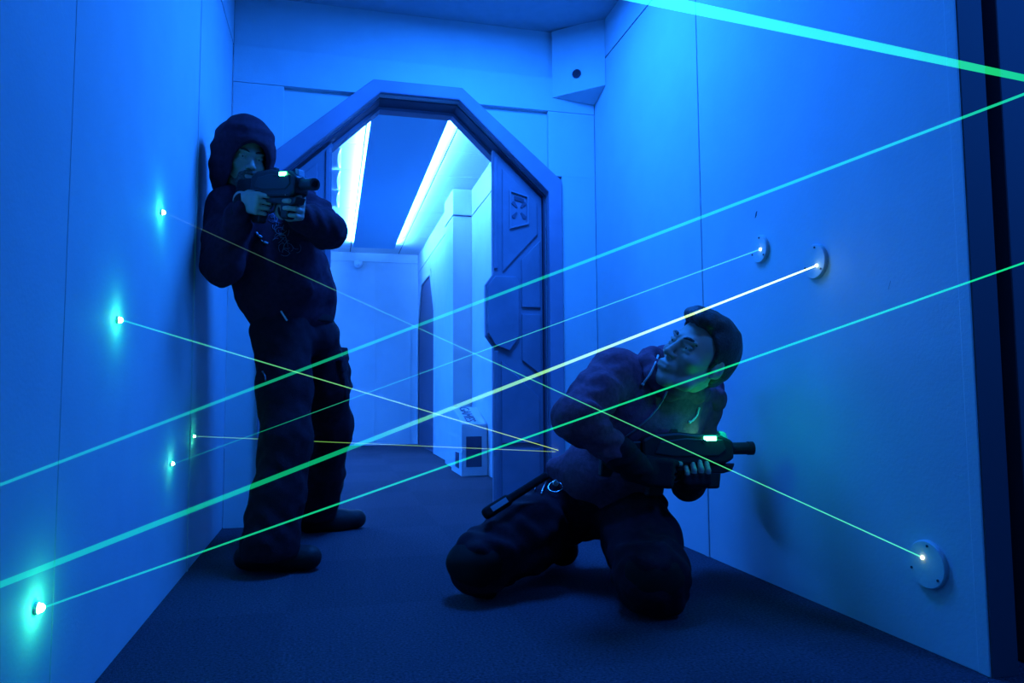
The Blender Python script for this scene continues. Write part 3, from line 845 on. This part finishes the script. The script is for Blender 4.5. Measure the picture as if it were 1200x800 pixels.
    S.chain([hipR, mR, knR], [.108, .096, .090], .05, fold=(.003, 45, .5))
    S.chain([hipL, mL, knL], [.112, .102, .090], .05, fold=(.003, 45, 2.5))
    S.chain([knR, knR+(anR-knR)*.6, at(316, 640, 2.70)], [.090, .092, .102], .04, fold=(.004, 55, 1.5))
    S.chain([knL, knL+(anL-knL)*.6, at(372, 597, 3.41)], [.088, .088, .092], .04, fold=(.004, 55, 3.5))
    S.half((0, 0, .055), (0, 0, -1))
    S.wrinkle(.0018, 22, 8)
    tr = S.mesh('trousers', M['trous'], root)
    # cargo pocket on the far thigh
    pc = at(401, 440, 3.12); ax = nrm(knL-hipL); fr = frame(ax, CR)
    S = SDF(pc-.16, pc+.16, .006)
    S.box(pc, (ax, fr[1], fr[2]), (.085, .065, .022), .01, 0); S.box(pc-ax*.072+fr[2]*.012, (ax, fr[1], fr[2]), (.030, .068, .018), .006, .004)
    S.wrinkle(.003, 30, 2)
    S.mesh('cargo_pocket', M['trous'], root)
    # ---- boots
    hR, tR = atz(288, 668), atz(377, 668); hL, tL = atz(338, 626), atz(429, 618)
    up = np.array([0, 0, .045])
    d = nrm(tR-hR); boot(root, tR-d*.31+up, tR+up, anR)
    d = nrm(tL-hL); boot(root, tL-d*.31+up, tL+up, anL)
    # ---- marks draped on the cloth
    bv = bvh_of([hood_]); rs = random.Random(4); p = MB()
    for k in range(46):
        u_, v_ = rs.random(), rs.random()
        x0, y0 = 318+14*v_+16*u_*v_+rs.uniform(-3, 3), 248+50*v_
        if y0 < 262 and x0 > 330: continue
        an_ = rs.uniform(0, PI*2); L = rs.uniform(4, 11); cur = rs.uniform(-.5, .5)
        q = [(x0+math.cos(an_+cur*i)*L*i/4, y0+math.sin(an_+cur*i)*L*i/4) for i in range(5)]
        pts = drape(bv, q, .002)
        if len(pts) == 5 and all((pts[i]-pts[i+1]).length < .03 for i in range(4)): p.tube(pts, .0009, 6)
    adopt(p.done('chest_print', M['printp'], smooth=True), root)
    p = MB()
    for (x0, y0, x1, y1, r) in ((300.5, 272, 302, 275, .006), (303, 275.5, 307, 278, .0065), (309, 283.5, 314, 285, .006), (306, 281, 308, 283, .003)):
        pts = drape(bv, [(x0, y0), ((x0+x1)/2, (y0+y1)/2), (x1, y1)], .001)
        if len(pts) == 3: p.tube(pts, [r*.5, r*.7, r*.5], 8)
    adopt(p.done('chest_emblem', mat('emblem_print', (.55, .52, .62), .8), smooth=True), root)
    bt = bvh_of([tr, hood_])
    pts = drape(bt, [(329, 364), (331, 368), (333.5, 372), (336, 376)], .008)
    if len(pts) > 2: adopt(MB().tube(pts, .0035, 8).done('drawstring', M['cord'], smooth=True), root)
    pts = drape(bt, [(308, 435), (311, 440), (312, 446)], .006)
    if len(pts) > 2: adopt(MB().tube(pts, .003, 8).done('zip_pull', M['zip'], smooth=True), root)
    return G
GS = standing()

# ================================================================== the kneeling man
def kneeling():
    root = empty('person', (.72, 2.2, 0))
    tag(root, 'person in a grey zip hoodie kneeling on both knees, looking back over one shoulder', 'person')
    zed = lambda p, z: np.array([p[0], p[1], z])
    pel = at(704, 590, 2.36); hipR, hipL = at(664, 592, 2.38), at(738, 596, 2.32)
    knR, knL = zed(at(565, 670, 2.20), .10), zed(at(766, 690, 1.91), .10)
    anR, anL = at(652, 626, 2.62), at(742, 645, 2.42)
    nb = at(786, 448, 2.14); chest = at(764, 494, 2.17); waist = at(716, 552, 2.29)
    shR, shL = at(719, 437, 2.11), at(822, 474, 2.24)
    elR = at(674, 490, 1.95); elL = at(808, 560, 2.32)
    gfw = CR*1.0-CC*.12+UP*.0
    G, gf, gl, gu = place_gun(at(882, 525, 1.97), gfw, UP-CC*.08,
                              'black laser tag blaster with a glowing green light, in the hands of the kneeling man')
    wR = G(-.145, -.036, -.060); wL = G(.030, .062, -.116)
    dl = nrm((shL-shR)*[1, 1, .6])
    hc = at(819, 415, 1.99)
    hf, hl, hu = frame(-CR*.74+CC*.56+UP*.32, CR*.42+UP*.88+CC*.24)
    RC = [(.35, .75, .5), (.95, 1.35, .8), (1.05, 1.4, .8), (1.1, 1.4, .8)]; RT = [(.75, .25, .7, .045), (.9, .0, .55, .034), (.95, 0, .35, .028)]
    LC = [(1.0, .75, .5), (1.05, .75, .5), (1.08, .75, .5), (1.12, .8, .5)]; LT = [(.35, .85, .45, .045), (.1, .6, .8, .034), (-.1, .3, .95, .028)]
    lo, hi = bbox([hc+.03, hc-.03, shR, shL, elR, elL, wR, wL, hipR, knR, knL, anR, anL, G(.12, -.06, 0)], .13); lo[2] = .01
    S = SDF(lo, hi, HB)
    HS = 1.05
    P = head(S, hc, hf, hl, hu, HS)
    S.cone(P(-.025, 0, -.055), nb, .056, .062, .03)
    S.chain([pel, waist, chest, nb-UP*.03], [.08, .08, .085, .06], .04, side=dl, sx=1.4)
    for sh, el, wr in ((shR, elR, wR), (shL, elL, wL)):
        S.cone(nb-UP*.03, sh, .05, .045, .04); S.chain([sh, el, wr], [.045, .036, .026], .02)
    for hp, kn, an in ((hipR, knR, anR), (hipL, knL, anL)):
        S.cone(pel, hp, .08, .08, .04); S.chain([hp, kn, an], [.07, .05, .035], .03)
    hand(S, wR, gf-gu*.12, gl, gu, [(.35, .75, .5), (.95, 1.35, .8), (1.05, 1.4, .8), (1.1, 1.4, .8)], [(.75, .25, .7, .045), (.9, .0, .55, .034), (.95, 0, .35, .028)])
    hand(S, wL, -gl+gu*.25, gu, gf, LC, [(.35, .85, .45, .045), (.1, .6, .8, .034), (-.1, .3, .95, .028)])
    S.mesh('body', M['skin'], root)
    # fingerless gloves
    for (w_, d_, n_, t_, cu, th, nm) in ((wR, gf-gu*.12, gl, gu, RC, RT, 1), (wL, -gl+gu*.25, gu, gf, LC, LT, 0)):
        lo, hi = bbox([w_], .19); S = SDF(lo, hi, .0038); hand(S, w_, d_, n_, t_, cu, th, 0, 1.0, .06, GL=True); S.f -= .0028; S.mesh('glove', M['cuff'], root)
    eyes(root, P, hf, HS, hf-hl*.1)
    hair_mesh(root, P, hf, hl, hu, hc, HS)
    # ---- hoodie
    lo, hi = bbox([nb, shR, shL, elR, elL, wR, wL, pel, waist, chest], .2)
    S = SDF(lo, hi, HC)
    S.chain([at(704, 566, 2.34), waist, chest, at(779, 462, 2.15)], [.118, .124, .128, .085], .05, side=dl, sx=1.38, fold=(.007, 50, 2))
    S.cone(nb-UP*.025, shR, .078, .078, .08); S.cone(nb-UP*.045, shL, .072, .066, .06)
    for sh, el, wr, ph, r0 in ((shR, elR, wR, .3, .072), (shL, elL, wL, 2.1, .066)):
        ml = sh+(el-sh)*.5
        S.chain([sh, ml, el], [r0, r0*.97, r0*.86], .03, fold=(.006, 62, ph))
        e2 = el+(wr-el)*.62
        S.chain([el, e2], [r0*.86, .046], .03, fold=(.006, 70, ph+1))
    S.cone(at(668, 552, 2.30), at(650, 548, 2.33), .05, .03, .04)
    S.wrinkle(.0017, 26, 3)
    hd = S.mesh('hoodie', M['hoodg'], root)
    for el, wr, r in ((elR, wR, .044), (elL, wL, .047)):
        lo, hi = bbox([el, wr], .09); S = SDF(lo, hi, .005)
        S.cone(el+(wr-el)*.66, el+(wr-el)*1.0, r+.009, r-.004, .01, fold=(.002, 160, 1)); S.mesh('cuff', M['cuff'], root)
    # hood lying round the neck
    pts = [at(757, 424, 2.07), at(763, 420, 2.12), at(780, 422, 2.20), at(806, 440, 2.27), at(833, 456, 2.26), at(838, 470, 2.18)]
    fr_ = [at(757, 424, 2.07), at(768, 440, 2.03), at(786, 454, 2.02), at(812, 458, 2.07), at(836, 464, 2.18)]
    lo, hi = bbox(pts+fr_, .12); S = SDF(lo, hi, .005)
    S.chain(pts, [.028, .030, .042, .046, .038, .030], .03, fold=(.004, 60, 1)); S.chain(fr_, [.028, .030, .034, .034, .028], .03, fold=(.004, 60, 3))
    S.cone(at(790, 440, 2.27), at(800, 458, 2.33), .055, .05, .04)
    S.wrinkle(.003, 34, 6)
    S.mesh('hood', M['hoodg'], root)
    # ---- trousers
    lo, hi = bbox([pel, hipR, hipL, knR, knL, anR, anL, at(704, 566, 2.34)], .18); lo[2] = 0
    S = SDF(lo, hi, HC)
    S.chain([at(705, 572, 2.34), pel], [.112, .118], .04, side=dl*[1, 1, .5], sx=1.42)
    S.chain([hipR, hipR+(knR-hipR)*.5, knR], [.120, .112, .098], .05, fold=(.008, 45, .5))
    S.chain([hipL, hipL+(knL-hipL)*.5, knL], [.118, .110, .102], .05, fold=(.008, 45, 2.5))
    S.chain([knR+UP*.02, anR], [.078, .060], .03, fold=(.005, 50, 1)); S.chain([knL, anL], [.096, .066], .03, fold=(.007, 50, 2))
    S.half((0, 0, .003), (0, 0, -1))
    S.wrinkle(.0034, 24, 8)
    tr = S.mesh('trousers', M['trous'], root)
    # pads worn over the knees
    for kn, hp in ((knR, hipR), (knL, hipL)):
        S = SDF(kn-.17, kn+.17, .006); d = nrm((kn-hp)*[1, 1, .3])
        S.ell(kn+d*.015+UP*.01, frame(d, UP), (.098, .095, .082), .01); S.ell(kn-d*.075, frame(d, UP), (.09, .13, .13), .01, 's')
        S.half((0, 0, .002), (0, 0, -1)); S.wrinkle(.002, 30, 4)
        S.mesh('knee_pad', M['sole'], root)
    # belt
    lo, hi = bbox([at(705, 572, 2.34)], .3); S = SDF(lo, hi, .006)
    bc, bd = at(706, 570, 2.335), nrm(waist-pel)
    S.cone(bc-bd*.012, bc+bd*.012, .126, .126, .01, side=dl*[1, 1, .5], sx=1.40); S.half(bc+bd*.022, bd); S.half(bc-bd*.022, -bd)
    S.mesh('belt', M['cuff'], root)
    # ---- boots, toes tucked under
    for an, (tx, ty), Y in ((anR, (663, 668), 2.42), (anL, (748, 676), 2.40)):
        toe = zed(at(tx, ty, Y), .034); dd = nrm((an-toe)*[1, 1, 0]+np.array([0, .5, 0]))
        heel = toe+dd*.17+UP*.17
        boot(root, heel, toe, an)
    # ---- things fixed on the clothes
    bv = bvh_of([hd, [o for o in root.children if o.name.startswith('hood') and not o.name.startswith('hoodie')][0]])
    for q in ([(770, 417), (767.5, 428), (763, 438), (757, 446), (753, 450)], [(818, 478), (816, 486), (811, 492), (807, 494)]):
        pts = drape(bv, q, .008)
        if len(pts) > 3:
            c = MB(); c.tube(pts, .0030, 8); c.sphere(pts[-1], .0052, 10); c.sphere(pts[0], .004, 10)
            adopt(c.done('drawstring', M['cord'], smooth=True), root)
    pts = drape(bv, [(782, 458), (777, 468), (770, 478), (762, 488), (752, 497), (742, 505), (733, 512)], .003)
    if len(pts) > 3: adopt(MB().tube(pts, .0032, 8).done('zipper', M['zip'], smooth=True), root)
    bt = bvh_of([tr, hd] + [o for o in root.children if o.name.startswith('belt')])
    for q in ([(632, 562), (629.5, 567), (628, 571), (627, 575)], [(641, 566), (638, 571), (636, 575), (634, 580)]):
        pts = drape(bt, q, .010)
        if len(pts) > 2: adopt(MB().tube(pts, .0028, 8).done('belt_hook', M['steel'], smooth=True), root)
    pts = drape(bt, [(652+9*math.cos(a)+2*math.sin(a), 571+6*math.sin(a)-3*math.cos(a)) for a in [2*PI*k/18 for k in range(19)]], .012)
    if len(pts) > 10: adopt(MB().tube(pts, .0018, 6).done('key_ring', M['steel'], smooth=True), root)
    pts = drape(bt, [(652, 567.5)], .012)
    if pts:
        n = Vector(-ray(652, 568)); adopt(MB().tube([pts[0], pts[0]+n*.006, pts[0]+n*.008], [.012, .012, .009], 20).done('badge', M['steel']), root)
    # strap with a pale tag hanging at the hip
    a_, b_ = at(642, 556, 2.24), at(566, 604, 2.20)
    d = nrm(b_-a_); n = nrm(CC+UP*.4-d*((CC+UP*.4)@d)); s_ = np.cross(d, n)
    S = SDF(np.minimum(a_, b_)-.1, np.maximum(a_, b_)+.1, .005)
    S.box((a_+b_)/2, (d, s_, n), (np.linalg.norm(b_-a_)/2, .013, .007), .005, 0); S.box(a_+d*.20, (d, s_, n), (.045, .018, .009), .006, .01)
    st = S.mesh('hip_holster', M['sole'], root)
    c_ = a_+d*(np.linalg.norm(b_-a_)*.76)
    tb_ = MB(); tb_.prism([c_+d*.03+s_*.009+n*.0078, c_+d*.03-s_*.009+n*.0078, c_-d*.03-s_*.009+n*.0078, c_-d*.03+s_*.009+n*.0078], n*.003, .001)
    adopt(tb_.done('tag_strip', M['tag']), root)
    return G
GK = kneeling()
add_light('blaster_glow', 'POINT', GK(.105, -.055, .070), .26, (.0, 1, .40), .02)
add_light('blaster_glow', 'POINT', GS(.074, -.02, .075), .018, (.0, 1, .40), .02)
# ------------------------------------------------------------------ light
BLUE = (.009, .165, 1.0)
def lamp(name, loc, e, size, sy, target, col=BLUE, spread=180):
    o = add_light(name, 'AREA', loc, e, col, size, None, sy)
    o.rotation_euler = (Vector(target)-Vector(loc)).to_track_quat('-Z', 'Y').to_euler()
    o.data.spread = math.radians(spread)
    return o
lamp('ceiling_lamp', (.66, 2.72, 2.59), 80, .6, .7, (.66, 2.72, 0))
lamp('corridor_fill', (-1.1, 6.4, 2.36), 340, .5, 2.0, (-.2, 6.6, 0))  # unseen fill light, added to brighten the far corridor's walls and floor
lamp('front_lamp', (.3, .2, 2.57), 2.5, .6, .6, (.4, .8, 0))
lamp('passage_fill', (1.75, .2, 2.4), 14, .3, .3, (1.75, 1.35, 1.0), BLUE, 110)  # added fill with no fixture behind it, lifts the dark side passage
wd = bpy.data.worlds.new('world'); SC.world = wd; wd.use_nodes = True
bg = wd.node_tree.nodes['Background']; bg.inputs[0].default_value = (.03, .12, 1, 1); bg.inputs[1].default_value = .035
SC.cycles.use_denoising = True
SC.cycles.max_bounces = 8
SC.cycles.transparent_max_bounces = 24
